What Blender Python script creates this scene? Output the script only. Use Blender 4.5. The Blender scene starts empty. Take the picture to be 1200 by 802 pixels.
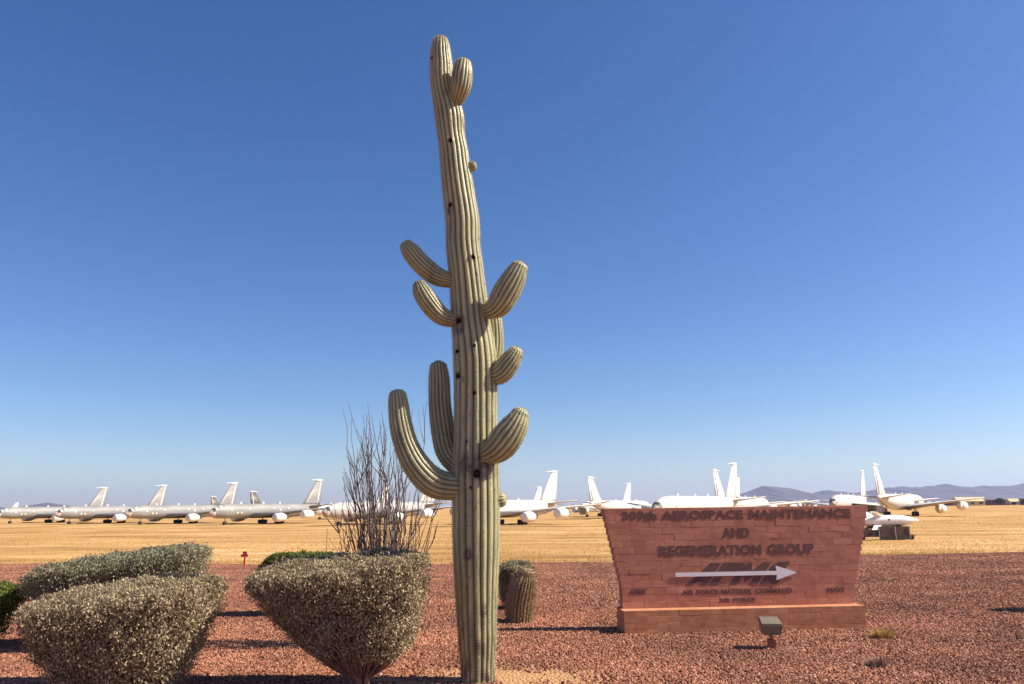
import bpy, bmesh, math, random
import numpy as np
from mathutils import Vector, Matrix, noise as mnoise

scene = bpy.context.scene
col = scene.collection
rng = np.random.default_rng(7)
random.seed(7)
R = math.radians

# ------------------------------------------------------------------ camera
CAM_H = 2.2
PITCH, ROLL = R(12.1), R(0.55)
cam = bpy.data.cameras.new('camera'); cam.sensor_width = 36; cam.lens = 27; cam.clip_end = 60000; cam.clip_start = .05
camo = bpy.data.objects.new('camera', cam); col.objects.link(camo)
fw = Vector((0, math.cos(PITCH), math.sin(PITCH))); up0 = Vector((0, -math.sin(PITCH), math.cos(PITCH))); r0 = Vector((1, 0, 0))
rt = r0*math.cos(ROLL) - up0*math.sin(ROLL); up = up0*math.cos(ROLL) + r0*math.sin(ROLL)
m3 = Matrix((rt, up, -fw)).transposed()
camo.matrix_world = Matrix.Translation((0, 0, CAM_H)) @ m3.to_4x4()
scene.camera = camo
scene.render.resolution_x, scene.render.resolution_y = 1024, 684

# ------------------------------------------------------------------ light
SUN_EL, SUN_A = R(42), R(-1.5)          # azimuth measured from +X towards +Y
w = bpy.data.worlds.new('World'); scene.world = w; w.use_nodes = True
nt = w.node_tree
sky = nt.nodes.new('ShaderNodeTexSky'); sky.sky_type = 'NISHITA'; sky.sun_disc = False
sky.sun_elevation = SUN_EL; sky.sun_rotation = R(90) - SUN_A
sky.altitude = 800; sky.air_density = 1.0; sky.dust_density = 1.0; sky.ozone_density = 4.0
bg = nt.nodes['Background']; bg.inputs['Strength'].default_value = 0.072
hs = nt.nodes.new('ShaderNodeHueSaturation'); hs.inputs['Saturation'].default_value = 1.22; hs.inputs['Hue'].default_value = .507
nt.links.new(sky.outputs[0], hs.inputs['Color']); nt.links.new(hs.outputs[0], bg.inputs['Color'])
sl = bpy.data.lights.new('sun', 'SUN'); sl.energy = 5.0; sl.angle = R(.53); sl.color = (1, .90, .74)
so = bpy.data.objects.new('sun', sl); col.objects.link(so)
sdir = Vector((math.cos(SUN_A)*math.cos(SUN_EL), math.sin(SUN_A)*math.cos(SUN_EL), math.sin(SUN_EL)))
so.rotation_euler = sdir.to_track_quat('Z', 'Y').to_euler(); so.location = (30, 0, 40)
vs = scene.view_settings
vs.view_transform = 'Standard'; vs.look = 'None'; vs.gamma = 1; vs.exposure = 0.95; vs.use_curve_mapping = False
scene.render.engine = 'CYCLES'
scene.cycles.max_bounces = 6; scene.cycles.volume_bounces = 1

# ------------------------------------------------------------------ helpers
def tag(o, label=None, cat=None, group=None, kind=None):
    if label: o['label'] = label
    if cat: o['category'] = cat
    if group: o['group'] = group
    if kind: o['kind'] = kind
    return o

def link(name, mesh, m=None, parent=None, smooth=False):
    o = bpy.data.objects.new(name, mesh); col.objects.link(o)
    if m is not None and mesh is not None: mesh.materials.append(m)
    if parent is not None: o.parent = parent
    if smooth and mesh is not None and len(mesh.polygons): mesh.polygons.foreach_set('use_smooth', [True]*len(mesh.polygons))
    return o

def empty(name, loc=(0, 0, 0), rz=0):
    o = bpy.data.objects.new(name, None); col.objects.link(o); o.location = loc; o.rotation_euler = (0, 0, rz)
    o.empty_display_size = .2
    return o

def np_mesh(name, V, Fq, nside=4):
    V = np.asarray(V, np.float32); Fq = np.asarray(Fq, np.int32)
    me = bpy.data.meshes.new(name)
    me.vertices.add(len(V)); me.vertices.foreach_set('co', V.ravel())
    me.loops.add(Fq.size); me.loops.foreach_set('vertex_index', Fq.ravel())
    me.polygons.add(len(Fq)); me.polygons.foreach_set('loop_start', np.arange(0, Fq.size, nside, dtype=np.int32))
    me.polygons.foreach_set('loop_total', np.full(len(Fq), nside, np.int32))
    me.update(calc_edges=True); me.validate()
    return me

class MB:
    def __init__(s): s.v = []; s.f = []
    def add(s, v, f):
        b = len(s.v); s.v += [tuple(p) for p in v]; s.f += [tuple(b+i for i in q) for q in f]; return s
    def box(s, a, b):
        x0, y0, z0 = a; x1, y1, z1 = b
        return s.add([(x0,y0,z0),(x1,y0,z0),(x1,y1,z0),(x0,y1,z0),(x0,y0,z1),(x1,y0,z1),(x1,y1,z1),(x0,y1,z1)],
                     [(0,3,2,1),(4,5,6,7),(0,1,5,4),(1,2,6,5),(2,3,7,6),(3,0,4,7)])
    def hexa(s, p):
        return s.add(p, [(0,3,2,1),(4,5,6,7),(0,1,5,4),(1,2,6,5),(2,3,7,6),(3,0,4,7)])
    def tube(s, pts, rad, n=8, cap=True):
        pts = [Vector(p) for p in pts]; k = len(pts)
        if not hasattr(rad, '__len__'): rad = [rad]*k
        t = (pts[1]-pts[0]).normalized(); a = t.orthogonal().normalized(); V = []
        for i, p in enumerate(pts):
            t = (pts[min(i+1, k-1)] - pts[max(i-1, 0)]).normalized()
            a = (a - t*a.dot(t)).normalized(); b = t.cross(a)
            for j in range(n):
                th = 2*math.pi*j/n; V.append(p + (a*math.cos(th) + b*math.sin(th))*rad[i])
        Fc = [(i*n+j, i*n+(j+1) % n, (i+1)*n+(j+1) % n, (i+1)*n+j) for i in range(k-1) for j in range(n)]
        if cap: Fc += [tuple(range(n-1, -1, -1)), tuple((k-1)*n+j for j in range(n))]
        return s.add(V, Fc)
    def rings(s, rings, cap=True):
        n = len(rings[0]); V = [p for r in rings for p in r]; k = len(rings)
        Fc = [(i*n+j, i*n+(j+1) % n, (i+1)*n+(j+1) % n, (i+1)*n+j) for i in range(k-1) for j in range(n)]
        if cap: Fc += [tuple(range(n-1, -1, -1)), tuple((k-1)*n+j for j in range(n))]
        return s.add(V, Fc)
    def mesh(s, name):
        me = bpy.data.meshes.new(name); me.from_pydata(s.v, [], s.f); me.update()
        bm = bmesh.new(); bm.from_mesh(me); bmesh.ops.recalc_face_normals(bm, faces=bm.faces[:]); bm.to_mesh(me); bm.free()
        return me
    def build(s, name, m, parent=None, smooth=False): return link(name, s.mesh(name), m, parent, smooth)

def copy_tree(o, parent=None):
    c = o.copy(); col.objects.link(c); c.parent = parent
    for ch in list(o.children): copy_tree(ch, c)
    return c

def sstep(a, b, x):
    t = np.clip((np.asarray(x, float)-a)/(b-a), 0, 1); return t*t*(3-2*t)

# value noise (numpy) for terrain
_perm = rng.random((256, 256))
def vnoise(x, y):
    x = np.asarray(x, float); y = np.asarray(y, float)
    xi = np.floor(x).astype(int); yi = np.floor(y).astype(int); fx = x-xi; fy = y-yi
    fx = fx*fx*(3-2*fx); fy = fy*fy*(3-2*fy)
    g = lambda a, b: _perm[a % 256, b % 256]
    return (g(xi,yi)*(1-fx)+g(xi+1,yi)*fx)*(1-fy) + (g(xi,yi+1)*(1-fx)+g(xi+1,yi+1)*fx)*fy

def terrain(x, y):
    x = np.asarray(x, float); y = np.asarray(y, float)
    z = -1.1*sstep(22, 62, y)
    z = z + .011*np.clip(x-7, 0, 22)*sstep(60, 30, y)
    z = z + .07*(vnoise(x*.35+40, y*.35+9)-.5)*sstep(11.5, 16, y)*sstep(60, 40, y)
    z = z - .7*sstep(90, 10, x)*sstep(60, 130, y)*sstep(3000, 1200, y)
    z = z + .35*(vnoise(x*.02+3, y*.02+7)-.5)*sstep(70, 200, y)*sstep(900, 300, y)
    return z

EDGE_X = [-70, -30, -26, -14.6, -3.6, 3.4, 17.9, 27, 70]
EDGE_Y = [50, 44.9, 44.2, 38.9, 36.6, 36.2, 39.7, 42, 50]
def edge_y(x):
    x = np.asarray(x, float)
    return np.interp(x, EDGE_X, EDGE_Y) + 1.1*(vnoise(x*.45+11, x*0+3.5)-.5) + .6*(vnoise(x*1.9+5, x*0+8.5)-.5)

# ------------------------------------------------------------------ materials
MATS = {}
def new_mat(name):
    m = bpy.data.materials.new(name); m.use_nodes = True; MATS[name] = m
    return m, m.node_tree, m.node_tree.nodes['Principled BSDF']
def N(t, typ, **kw):
    n = t.nodes.new(typ)
    for k, v in kw.items():
        if k in n.inputs.keys(): n.inputs[k].default_value = v
        else: setattr(n, k, v)
    return n
def ramp(t, stops):
    n = t.nodes.new('ShaderNodeValToRGB'); e = n.color_ramp.elements
    while len(e) < len(stops): e.new(.5)
    for i, (p, c) in enumerate(stops): e[i].position = p; e[i].color = (*c, 1)
    return n
def plain(name, c, rough=.6, metal=0, var=.12, scale=6, spec=.5, bump=0):
    m, t, b = new_mat(name)
    tc = N(t, 'ShaderNodeTexCoord'); nz = N(t, 'ShaderNodeTexNoise', Scale=scale, Detail=6)
    t.links.new(tc.outputs['Object'], nz.inputs['Vector'])
    r = ramp(t, [(.3, [x*(1-var) for x in c]), (.7, [min(1, x*(1+var)) for x in c])])
    t.links.new(nz.outputs['Fac'], r.inputs[0]); t.links.new(r.outputs[0], b.inputs['Base Color'])
    b.inputs['Roughness'].default_value = rough; b.inputs['Metallic'].default_value = metal
    b.inputs['Specular IOR Level'].default_value = spec
    if bump:
        bp = N(t, 'ShaderNodeBump', Strength=bump, Distance=.01); t.links.new(nz.outputs['Fac'], bp.inputs['Height']); t.links.new(bp.outputs[0], b.inputs['Normal'])
    return m

def leaf_mat(name, stops, trans=.25, rough=.6):
    m, t, b = new_mat(name)
    g = N(t, 'ShaderNodeNewGeometry'); tc = N(t, 'ShaderNodeTexCoord'); nz = N(t, 'ShaderNodeTexNoise', Scale=3.5, Detail=3)
    t.links.new(tc.outputs['Object'], nz.inputs['Vector'])
    mx = N(t, 'ShaderNodeMix', data_type='FLOAT'); mx.inputs[0].default_value = .45
    t.links.new(g.outputs['Random Per Island'], mx.inputs[2]); t.links.new(nz.outputs['Fac'], mx.inputs[3])
    r = ramp(t, stops); t.links.new(mx.outputs[0], r.inputs[0]); t.links.new(r.outputs[0], b.inputs['Base Color'])
    b.inputs['Roughness'].default_value = rough; b.inputs['Specular IOR Level'].default_value = .12
    tr = N(t, 'ShaderNodeBsdfTranslucent'); t.links.new(r.outputs[0], tr.inputs['Color'])
    ms = N(t, 'ShaderNodeMixShader'); ms.inputs[0].default_value = trans
    out = t.nodes['Material Output']
    t.links.new(b.outputs[0], ms.inputs[1]); t.links.new(tr.outputs[0], ms.inputs[2]); t.links.new(ms.outputs[0], out.inputs[0])
    return m

# gravel ground
m, t, b = new_mat('gravel_bed')
tc = N(t, 'ShaderNodeTexCoord')
vo = N(t, 'ShaderNodeTexVoronoi', Scale=22.0); vo.inputs['Randomness'].default_value = 1
t.links.new(tc.outputs['Object'], vo.inputs['Vector'])
sp = N(t, 'ShaderNodeSeparateColor'); t.links.new(vo.outputs['Color'], sp.inputs[0])
r1 = ramp(t, [(0, (.135, .056, .034)), (.35, (.25, .107, .062)), (.7, (.335, .152, .088)), (1, (.43, .225, .138))])
t.links.new(sp.outputs[0], r1.inputs[0])
n2 = N(t, 'ShaderNodeTexNoise', Scale=.5, Detail=5); t.links.new(tc.outputs['Object'], n2.inputs['Vector'])
r2 = ramp(t, [(.35, (.66, .64, .66)), (.65, (1.15, 1.12, 1.08))]); t.links.new(n2.outputs['Fac'], r2.inputs[0])
mu = N(t, 'ShaderNodeMix', data_type='RGBA', blend_type='MULTIPLY'); mu.inputs[0].default_value = 1
t.links.new(r1.outputs[0], mu.inputs[6]); t.links.new(r2.outputs[0], mu.inputs[7])
# sandy patch round the saguaro foot
at = N(t, 'ShaderNodeAttribute', attribute_name='sand')
n3 = N(t, 'ShaderNodeTexNoise', Scale=60, Detail=4); t.links.new(tc.outputs['Object'], n3.inputs['Vector'])
r3 = ramp(t, [(.3, (.36, .19, .085)), (.7, (.52, .30, .14))]); t.links.new(n3.outputs['Fac'], r3.inputs[0])
mx = N(t, 'ShaderNodeMix', data_type='RGBA'); t.links.new(at.outputs['Fac'], mx.inputs[0])
t.links.new(mu.outputs[2], mx.inputs[6]); t.links.new(r3.outputs[0], mx.inputs[7])
t.links.new(mx.outputs[2], b.inputs['Base Color'])
bp = N(t, 'ShaderNodeBump', Strength=1.0, Distance=.03); bp.invert = True
t.links.new(vo.outputs['Distance'], bp.inputs['Height']); t.links.new(bp.outputs[0], b.inputs['Normal'])
b.inputs['Roughness'].default_value = .9; b.inputs['Specular IOR Level'].default_value = .2

# loose stones
m, t, b = new_mat('stone')
oi = N(t, 'ShaderNodeObjectInfo')
r1 = ramp(t, [(0, (.09, .038, .026)), (.2, (.215, .084, .050)), (.55, (.325, .137, .080)), (.85, (.41, .188, .114)), (1, (.53, .32, .22))])
t.links.new(oi.outputs['Random'], r1.inputs[0])
n2 = N(t, 'ShaderNodeTexNoise', Scale=.5, Detail=5); t.links.new(oi.outputs['Location'], n2.inputs['Vector'])
r2 = ramp(t, [(.35, (.70, .68, .70)), (.65, (1.15, 1.12, 1.08))]); t.links.new(n2.outputs['Fac'], r2.inputs[0])
mu = N(t, 'ShaderNodeMix', data_type='RGBA', blend_type='MULTIPLY'); mu.inputs[0].default_value = 1
t.links.new(r1.outputs[0], mu.inputs[6]); t.links.new(r2.outputs[0], mu.inputs[7]); t.links.new(mu.outputs[2], b.inputs['Base Color'])
b.inputs['Roughness'].default_value = .85; b.inputs['Specular IOR Level'].default_value = .25

# dry field
m, t, b = new_mat('dry_field')
tc = N(t, 'ShaderNodeTexCoord')
mp = N(t, 'ShaderNodeMapping'); mp.inputs['Scale'].default_value = (.05, .11, 1); mp.inputs['Rotation'].default_value = (0, 0, R(3)); t.links.new(tc.outputs['Object'], mp.inputs[0])
na = N(t, 'ShaderNodeTexNoise', Scale=1.0, Detail=8); na.inputs['Roughness'].default_value = .65; t.links.new(mp.outputs[0], na.inputs['Vector'])
ra = ramp(t, [(.32, (.25, .14, .055)), (.43, (.40, .235, .088)), (.54, (.49, .30, .12)), (.64, (.58, .39, .20)), (.75, (.62, .44, .27))]); t.links.new(na.outputs['Fac'], ra.inputs[0])
nb = N(t, 'ShaderNodeTexNoise', Scale=1.6, Detail=7); nb.inputs['Roughness'].default_value = .7; t.links.new(tc.outputs['Object'], nb.inputs['Vector'])
rb = ramp(t, [(.3, (.72, .68, .6)), (.65, (1.1, 1.08, 1.05))]); t.links.new(nb.outputs['Fac'], rb.inputs[0])
mu = N(t, 'ShaderNodeMix', data_type='RGBA', blend_type='MULTIPLY'); mu.inputs[0].default_value = 1
t.links.new(ra.outputs[0], mu.inputs[6]); t.links.new(rb.outputs[0], mu.inputs[7]); t.links.new(mu.outputs[2], b.inputs['Base Color'])
bp = N(t, 'ShaderNodeBump', Strength=.45, Distance=.12); t.links.new(nb.outputs['Fac'], bp.inputs['Height']); t.links.new(bp.outputs[0], b.inputs['Normal'])
b.inputs['Roughness'].default_value = .95; b.inputs['Specular IOR Level'].default_value = .1

leaf_mat('dry_grass', [(.2, (.30, .17, .05)), (.5, (.46, .28, .09)), (.8, (.60, .40, .16))], .2)
leaf_mat('sage_leaf', [(.15, (.12, .076, .05)), (.38, (.26, .19, .115)), (.58, (.45, .365, .225)), (.82, (.60, .505, .33))], .28, .9)
leaf_mat('green_leaf', [(.2, (.06, .08, .02)), (.5, (.14, .165, .035)), (.8, (.24, .25, .06))], .3)
leaf_mat('greygreen_leaf', [(.2, (.13, .115, .065)), (.5, (.28, .255, .16)), (.8, (.42, .39, .26))], .28, .75)
leaf_mat('far_leaf', [(.2, (.03, .035, .02)), (.8, (.075, .08, .04))], .15)
plain('twig', (.20, .118, .095), .85, var=.3, scale=12)
plain('ocotillo_bark', (.155, .115, .10), .85, var=.45, scale=14)

# cactus skin : colour follows ribs (attribute rib), cork scars (attribute scar)
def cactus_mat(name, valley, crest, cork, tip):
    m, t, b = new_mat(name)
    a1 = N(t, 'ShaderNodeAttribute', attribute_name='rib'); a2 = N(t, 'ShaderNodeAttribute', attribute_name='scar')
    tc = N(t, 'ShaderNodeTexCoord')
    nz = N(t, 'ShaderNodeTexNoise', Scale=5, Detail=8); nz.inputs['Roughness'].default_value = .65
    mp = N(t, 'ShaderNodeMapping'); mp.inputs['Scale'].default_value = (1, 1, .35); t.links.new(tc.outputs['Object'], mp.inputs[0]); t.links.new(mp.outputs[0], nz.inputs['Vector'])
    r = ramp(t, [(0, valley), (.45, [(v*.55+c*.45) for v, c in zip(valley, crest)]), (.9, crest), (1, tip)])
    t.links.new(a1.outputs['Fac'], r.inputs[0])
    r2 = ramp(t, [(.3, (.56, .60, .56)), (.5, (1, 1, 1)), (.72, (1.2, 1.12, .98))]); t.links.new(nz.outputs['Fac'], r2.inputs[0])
    mu = N(t, 'ShaderNodeMix', data_type='RGBA', blend_type='MULTIPLY'); mu.inputs[0].default_value = 1
    t.links.new(r.outputs[0], mu.inputs[6]); t.links.new(r2.outputs[0], mu.inputs[7])
    n4 = N(t, 'ShaderNodeTexNoise', Scale=40, Detail=3); t.links.new(tc.outputs['Object'], n4.inputs['Vector'])
    r4 = ramp(t, [(.3, [c*.5 for c in cork]), (.7, cork)]); t.links.new(n4.outputs['Fac'], r4.inputs[0])
    n5 = N(t, 'ShaderNodeTexNoise', Scale=9, Detail=6); t.links.new(tc.outputs['Object'], n5.inputs['Vector'])
    ad = N(t, 'ShaderNodeMath', operation='ADD'); t.links.new(a2.outputs['Fac'], ad.inputs[0])
    sub = N(t, 'ShaderNodeMapRange'); sub.inputs[1].default_value = .64; sub.inputs[2].default_value = .72; sub.inputs[4].default_value = .75
    t.links.new(n5.outputs['Fac'], sub.inputs[0]); t.links.new(sub.outputs[0], ad.inputs[1]); ad.use_clamp = True
    mx = N(t, 'ShaderNodeMix', data_type='RGBA'); t.links.new(ad.outputs[0], mx.inputs[0])
    t.links.new(mu.outputs[2], mx.inputs[6]); t.links.new(r4.outputs[0], mx.inputs[7]); t.links.new(mx.outputs[2], b.inputs['Base Color'])
    bp = N(t, 'ShaderNodeBump', Strength=.35, Distance=.006); t.links.new(n4.outputs['Fac'], bp.inputs['Height']); t.links.new(bp.outputs[0], b.inputs['Normal'])
    b.inputs['Roughness'].default_value = .42; b.inputs['Specular IOR Level'].default_value = .45
    return m
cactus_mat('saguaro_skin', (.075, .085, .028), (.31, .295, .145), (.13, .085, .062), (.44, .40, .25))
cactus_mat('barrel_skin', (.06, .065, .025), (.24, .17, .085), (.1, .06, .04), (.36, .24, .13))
plain('spine', (.52, .46, .34), .7, var=.25, scale=30)
plain('barrel_spine', (.36, .22, .12), .7, var=.35, scale=30)

# blocks of the sign
m, t, b = new_mat('sign_block')
oi = N(t, 'ShaderNodeObjectInfo'); tc = N(t, 'ShaderNodeTexCoord')
r1 = ramp(t, [(0, (.435, .178, .116)), (.4, (.47, .195, .127)), (.75, (.49, .207, .136)), (1, (.53, .23, .152))]); t.links.new(oi.outputs['Random'], r1.inputs[0])
ge = N(t, 'ShaderNodeNewGeometry')
nz = N(t, 'ShaderNodeTexNoise', Scale=5, Detail=8); nz.inputs['Roughness'].default_value = .7; t.links.new(ge.outputs['Position'], nz.inputs['Vector'])
r2 = ramp(t, [(.3, (.70, .68, .68)), (.55, (1, 1, 1)), (.75, (1.18, 1.15, 1.12))]); t.links.new(nz.outputs['Fac'], r2.inputs[0])
mu = N(t, 'ShaderNodeMix', data_type='RGBA', blend_type='MULTIPLY'); mu.inputs[0].default_value = 1
t.links.new(r1.outputs[0], mu.inputs[6]); t.links.new(r2.outputs[0], mu.inputs[7]); t.links.new(mu.outputs[2], b.inputs['Base Color'])
n2 = N(t, 'ShaderNodeTexNoise', Scale=45, Detail=6); t.links.new(ge.outputs['Position'], n2.inputs['Vector'])
bp = N(t, 'ShaderNodeBump', Strength=.3, Distance=.004); t.links.new(n2.outputs['Fac'], bp.inputs['Height']); t.links.new(bp.outputs[0], b.inputs['Normal'])
b.inputs['Roughness'].default_value = .9; b.inputs['Specular IOR Level'].default_value = .2
m2 = m.copy(); m2.name = 'plinth_block'; MATS['plinth_block'] = m2
for nd in m2.node_tree.nodes:
    if nd.bl_idname == 'ShaderNodeValToRGB' and nd.color_ramp.elements[0].color[0] < .6 and nd.color_ramp.elements[0].color[2] < .2:
        for e_, c_ in zip(nd.color_ramp.elements, [(.45, .19, .092), (.485, .208, .104), (.515, .226, .115), (.56, .26, .135)]): e_.color = (*c_, 1)
plain('mortar', (.46, .20, .125), .95, var=.2, scale=9)
plain('letter_metal', (.12, .052, .042), .6, var=.2, scale=5)
plain('arrow_white', (.78, .74, .74), .5, var=.05)

def plane_mat(name, c, streak=.16):
    m, t, b = new_mat(name)
    tc = N(t, 'ShaderNodeTexCoord'); mp = N(t, 'ShaderNodeMapping'); mp.inputs['Scale'].default_value = (.25, 1.2, .8)
    nz = N(t, 'ShaderNodeTexNoise', Scale=1.0, Detail=6); t.links.new(tc.outputs['Object'], mp.inputs[0]); t.links.new(mp.outputs[0], nz.inputs['Vector'])
    r = ramp(t, [(.3, [x*(1-streak) for x in c]), (.7, [min(.9, x*(1+streak)) for x in c])]); t.links.new(nz.outputs['Fac'], r.inputs[0]); t.links.new(r.outputs[0], b.inputs['Base Color'])
    b.inputs['Roughness'].default_value = .5; b.inputs['Specular IOR Level'].default_value = .4
    return m
plane_mat('plane_grey', (.24, .228, .22)); plane_mat('plane_veil_white', (.58, .54, .50), .06)  # white skin carries the bright veil over the right-hand jets as colour
plane_mat('plane_brown', (.07, .055, .042)); plane_mat('plane_veil_pale', (.40, .375, .355))  # pale skin: grey jet lightened in colour to imitate the thinner veil
plain('cover_white', (.72, .69, .66), .6, var=.04)
plain('radome', (.45, .36, .33), .5, var=.1)
plain('tyre', (.022, .02, .02), .85, var=.2)
plain('dark_metal', (.06, .055, .052), .5, var=.2)
plain('steel', (.42, .40, .38), .4, metal=.6, var=.1)
plain('bronze_paint', (.17, .145, .105), .45, var=.12, scale=20)
plain('rust_box', (.24, .085, .045), .7, var=.25, scale=25)
plain('lens_glass', (.05, .05, .05), .12, var=.05)
plain('red_paint', (.62, .055, .025), .5, var=.12, scale=20)
plain('missile_white', (.72, .69, .70), .45, var=.05)
plain('trailer_brown', (.085, .05, .038), .75, var=.3, scale=3)
plain('tan_metal', (.56, .43, .22), .7, var=.12, scale=.3); plain('pink_stucco', (.55, .38, .31), .85, var=.1, scale=.3)
plain('dark_shed', (.10, .065, .065), .8, var=.2, scale=.3); plain('roof_grey', (.30, .27, .26), .7, var=.15, scale=.3)
plain('window_dark', (.04, .045, .05), .15, var=.1)
plain('bark_far', (.09, .06, .045), .9)
m = plain('mountain_rock', (.06, .05, .048), .95, var=.3, scale=.004)

# ------------------------------------------------------------------ ground
def grid_mesh(name, X, Y, Z):
    ny, nx = X.shape
    V = np.stack([X, Y, Z], -1).reshape(-1, 3)
    i = np.arange(ny-1)[:, None]*nx + np.arange(nx-1)[None]
    Fq = np.stack([i, i+1, i+nx+1, i+nx], -1).reshape(-1, 4)
    return np_mesh(name, V, Fq)

def geo_axis(near, n_near, far, n_far, lo_near=None):
    a = np.linspace(-near, near, n_near); g = near*np.exp(np.linspace(0, math.log(far/near), n_far))[1:]
    return np.concatenate([-g[::-1], a, g])
xs = geo_axis(90, 60, 16000, 24)
ys = np.concatenate([-90*np.exp(np.linspace(math.log(16000/90), 0, 20)), np.linspace(-80, 20, 12), np.linspace(22, 70, 50), 70*np.exp(np.linspace(0, math.log(16000/70), 60))[1:]])
X, Y = np.meshgrid(xs, ys); Z = terrain(X, Y)
inside = (Y < edge_y(X)-.3) & (np.abs(X) < 68) & (Y > -30)
Z = Z - np.where(inside, .12, 0.0)
o = link('field', grid_mesh('field', X, Y, Z), MATS['dry_field'], smooth=True); tag(o, kind='structure')

xs = np.linspace(-66, 66, 265); vs_ = np.concatenate([np.linspace(0, .2, 8)[:-1], np.linspace(.2, 1, 150)])
X, V_ = np.meshgrid(xs, vs_)
EY = edge_y(X)
Y = -28 + (EY+28)*V_
Z = terrain(X, Y) + .02 - .10*sstep(.996, 1.0, V_)
me = grid_mesh('gravel', X, Y, Z)
def sand_amount(x, y):
    d = np.hypot((x+.4)/2.3, (y-10.7)/1.0)
    return np.clip(1.35-d, 0, 1)*np.clip(.3+1.2*vnoise(x*3+5, y*3+2), 0, 1)
SA = sand_amount(X, Y).ravel()
a = me.attributes.new('sand', 'FLOAT', 'POINT'); a.data.foreach_set('value', SA.astype(np.float32))
gravel = link('gravel_bed', me, MATS['gravel_bed'], smooth=True); tag(gravel, kind='structure')

# loose stones : vertices carry instances of one small rock
def stone_points():
    P = []
    for (y0, y1, dens) in [(8.6, 12, 1250), (12, 15, 980), (15, 19, 600), (19, 25, 260), (25, 31, 130), (31, 40, 70)]:
        wx = .74*y1+1.5; n = int(dens*2*wx*(y1-y0))
        x = rng.uniform(-wx, wx, n); y = rng.uniform(y0, y1, n)
        k = (np.abs(x) < .72*y+1.5) & (y < edge_y(x)-.05)
        sa = sand_amount(x, y); k &= rng.random(n) > sa*1.15
        P.append(np.stack([x[k], y[k]], -1))
    P = np.concatenate(P); z = terrain(P[:, 0], P[:, 1]) + .022
    return np.column_stack([P, z])
SP = stone_points()
me = bpy.data.meshes.new('gravel_stones'); me.vertices.add(len(SP)); me.vertices.foreach_set('co', SP.astype(np.float32).ravel()); me.update()
stones = link('gravel_stones', me, MATS['stone']); tag(stones, 'loose red brown crushed stones lying over the gravel bed', 'gravel', kind='stuff')
ng = bpy.data.node_groups.new('stones', 'GeometryNodeTree')
ng.interface.new_socket('Geometry', in_out='INPUT', socket_type='NodeSocketGeometry'); ng.interface.new_socket('Geometry', in_out='OUTPUT', socket_type='NodeSocketGeometry')
gi = ng.nodes.new('NodeGroupInput'); go = ng.nodes.new('NodeGroupOutput')
ico = ng.nodes.new('GeometryNodeMeshIcoSphere'); ico.inputs['Radius'].default_value = .0215; ico.inputs['Subdivisions'].default_value = 1
sm = ng.nodes.new('GeometryNodeSetMaterial'); sm.inputs['Material'].default_value = MATS['stone']
ss = ng.nodes.new('GeometryNodeSetShadeSmooth'); ss.inputs['Shade Smooth'].default_value = False
ip = ng.nodes.new('GeometryNodeInstanceOnPoints')
rr = ng.nodes.new('FunctionNodeRandomValue'); rr.data_type = 'FLOAT_VECTOR'; rr.inputs[1].default_value = (6.28, 6.28, 6.28)
rs = ng.nodes.new('FunctionNodeRandomValue'); rs.data_type = 'FLOAT_VECTOR'; rs.inputs[0].default_value = (.4, .35, .35); rs.inputs[1].default_value = (1.8, 1.45, 1.15); rs.inputs['Seed'].default_value = 5
L = ng.links.new
L(gi.outputs[0], ip.inputs['Points']); L(ico.outputs['Mesh'], ss.inputs[0]); L(ss.outputs[0], sm.inputs[0]); L(sm.outputs[0], ip.inputs['Instance'])
L(rr.outputs[0], ip.inputs['Rotation']); L(rs.outputs[0], ip.inputs['Scale']); L(ip.outputs[0], go.inputs[0])
md = stones.modifiers.new('stones', 'NODES'); md.node_group = ng

# dry grass tufts
def blades(cx, cy, cz, h, n, spread):
    k = len(cx); K = k*n
    c = np.repeat(np.stack([cx, cy, cz], -1), n, 0); hh = np.repeat(h, n)*rng.uniform(.5, 1.1, K)
    an = rng.uniform(0, 2*np.pi, K); d = np.stack([np.cos(an), np.sin(an), np.zeros(K)], -1)
    b0 = c + d*(rng.random(K)*hh*.25)[:, None]; side = np.stack([-d[:, 1], d[:, 0], d[:, 2]], -1)*(hh*.06)[:, None]
    tip = b0 + d*(hh*spread*rng.random(K))[:, None]; tip[:, 2] += hh
    V = np.stack([b0-side, b0+side, tip], 1).reshape(-1, 3); Fq = np.arange(3*K).reshape(-1, 3)
    return V, Fq
n = 60000
y = 36*np.exp(rng.random(n)*math.log(190/36)); x = (rng.random(n)*2-1)*(.75*y+2)
k = (y > edge_y(x)-.25+.6*rng.random(n)) & (vnoise(x*.06, y*.12) + .35*rng.random(n) > .45); x, y = x[k], y[k]
V, Fq = blades(x, y, terrain(x, y), rng.uniform(.05, .14, len(x))*(1+y/160), 3, .9)
o = link('dry_grass', np_mesh('dry_grass', V, Fq, 3), MATS['dry_grass']); tag(o, 'short golden dry grass covering the flat airfield', 'grass', kind='stuff')

# ------------------------------------------------------------------ cacti
def catmull(P, n):
    P = np.asarray(P, float); k = len(P); Q = np.vstack([2*P[0]-P[1], P, 2*P[-1]-P[-2]])
    seg = np.linalg.norm(np.diff(P[:, :3], axis=0), axis=1); s = np.concatenate([[0], np.cumsum(seg)]); out = []
    for t in np.linspace(0, s[-1], n):
        i = min(max(np.searchsorted(s, t, 'right')-1, 0), k-2); u = (t-s[i])/max(seg[i], 1e-9)
        p0, p1, p2, p3 = Q[i:i+4]
        out.append(.5*((2*p1)+(-p0+p2)*u+(2*p0-5*p1+4*p2-p3)*u*u+(-p0+3*p1-3*p2+p3)*u**3))
    return np.array(out)

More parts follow.
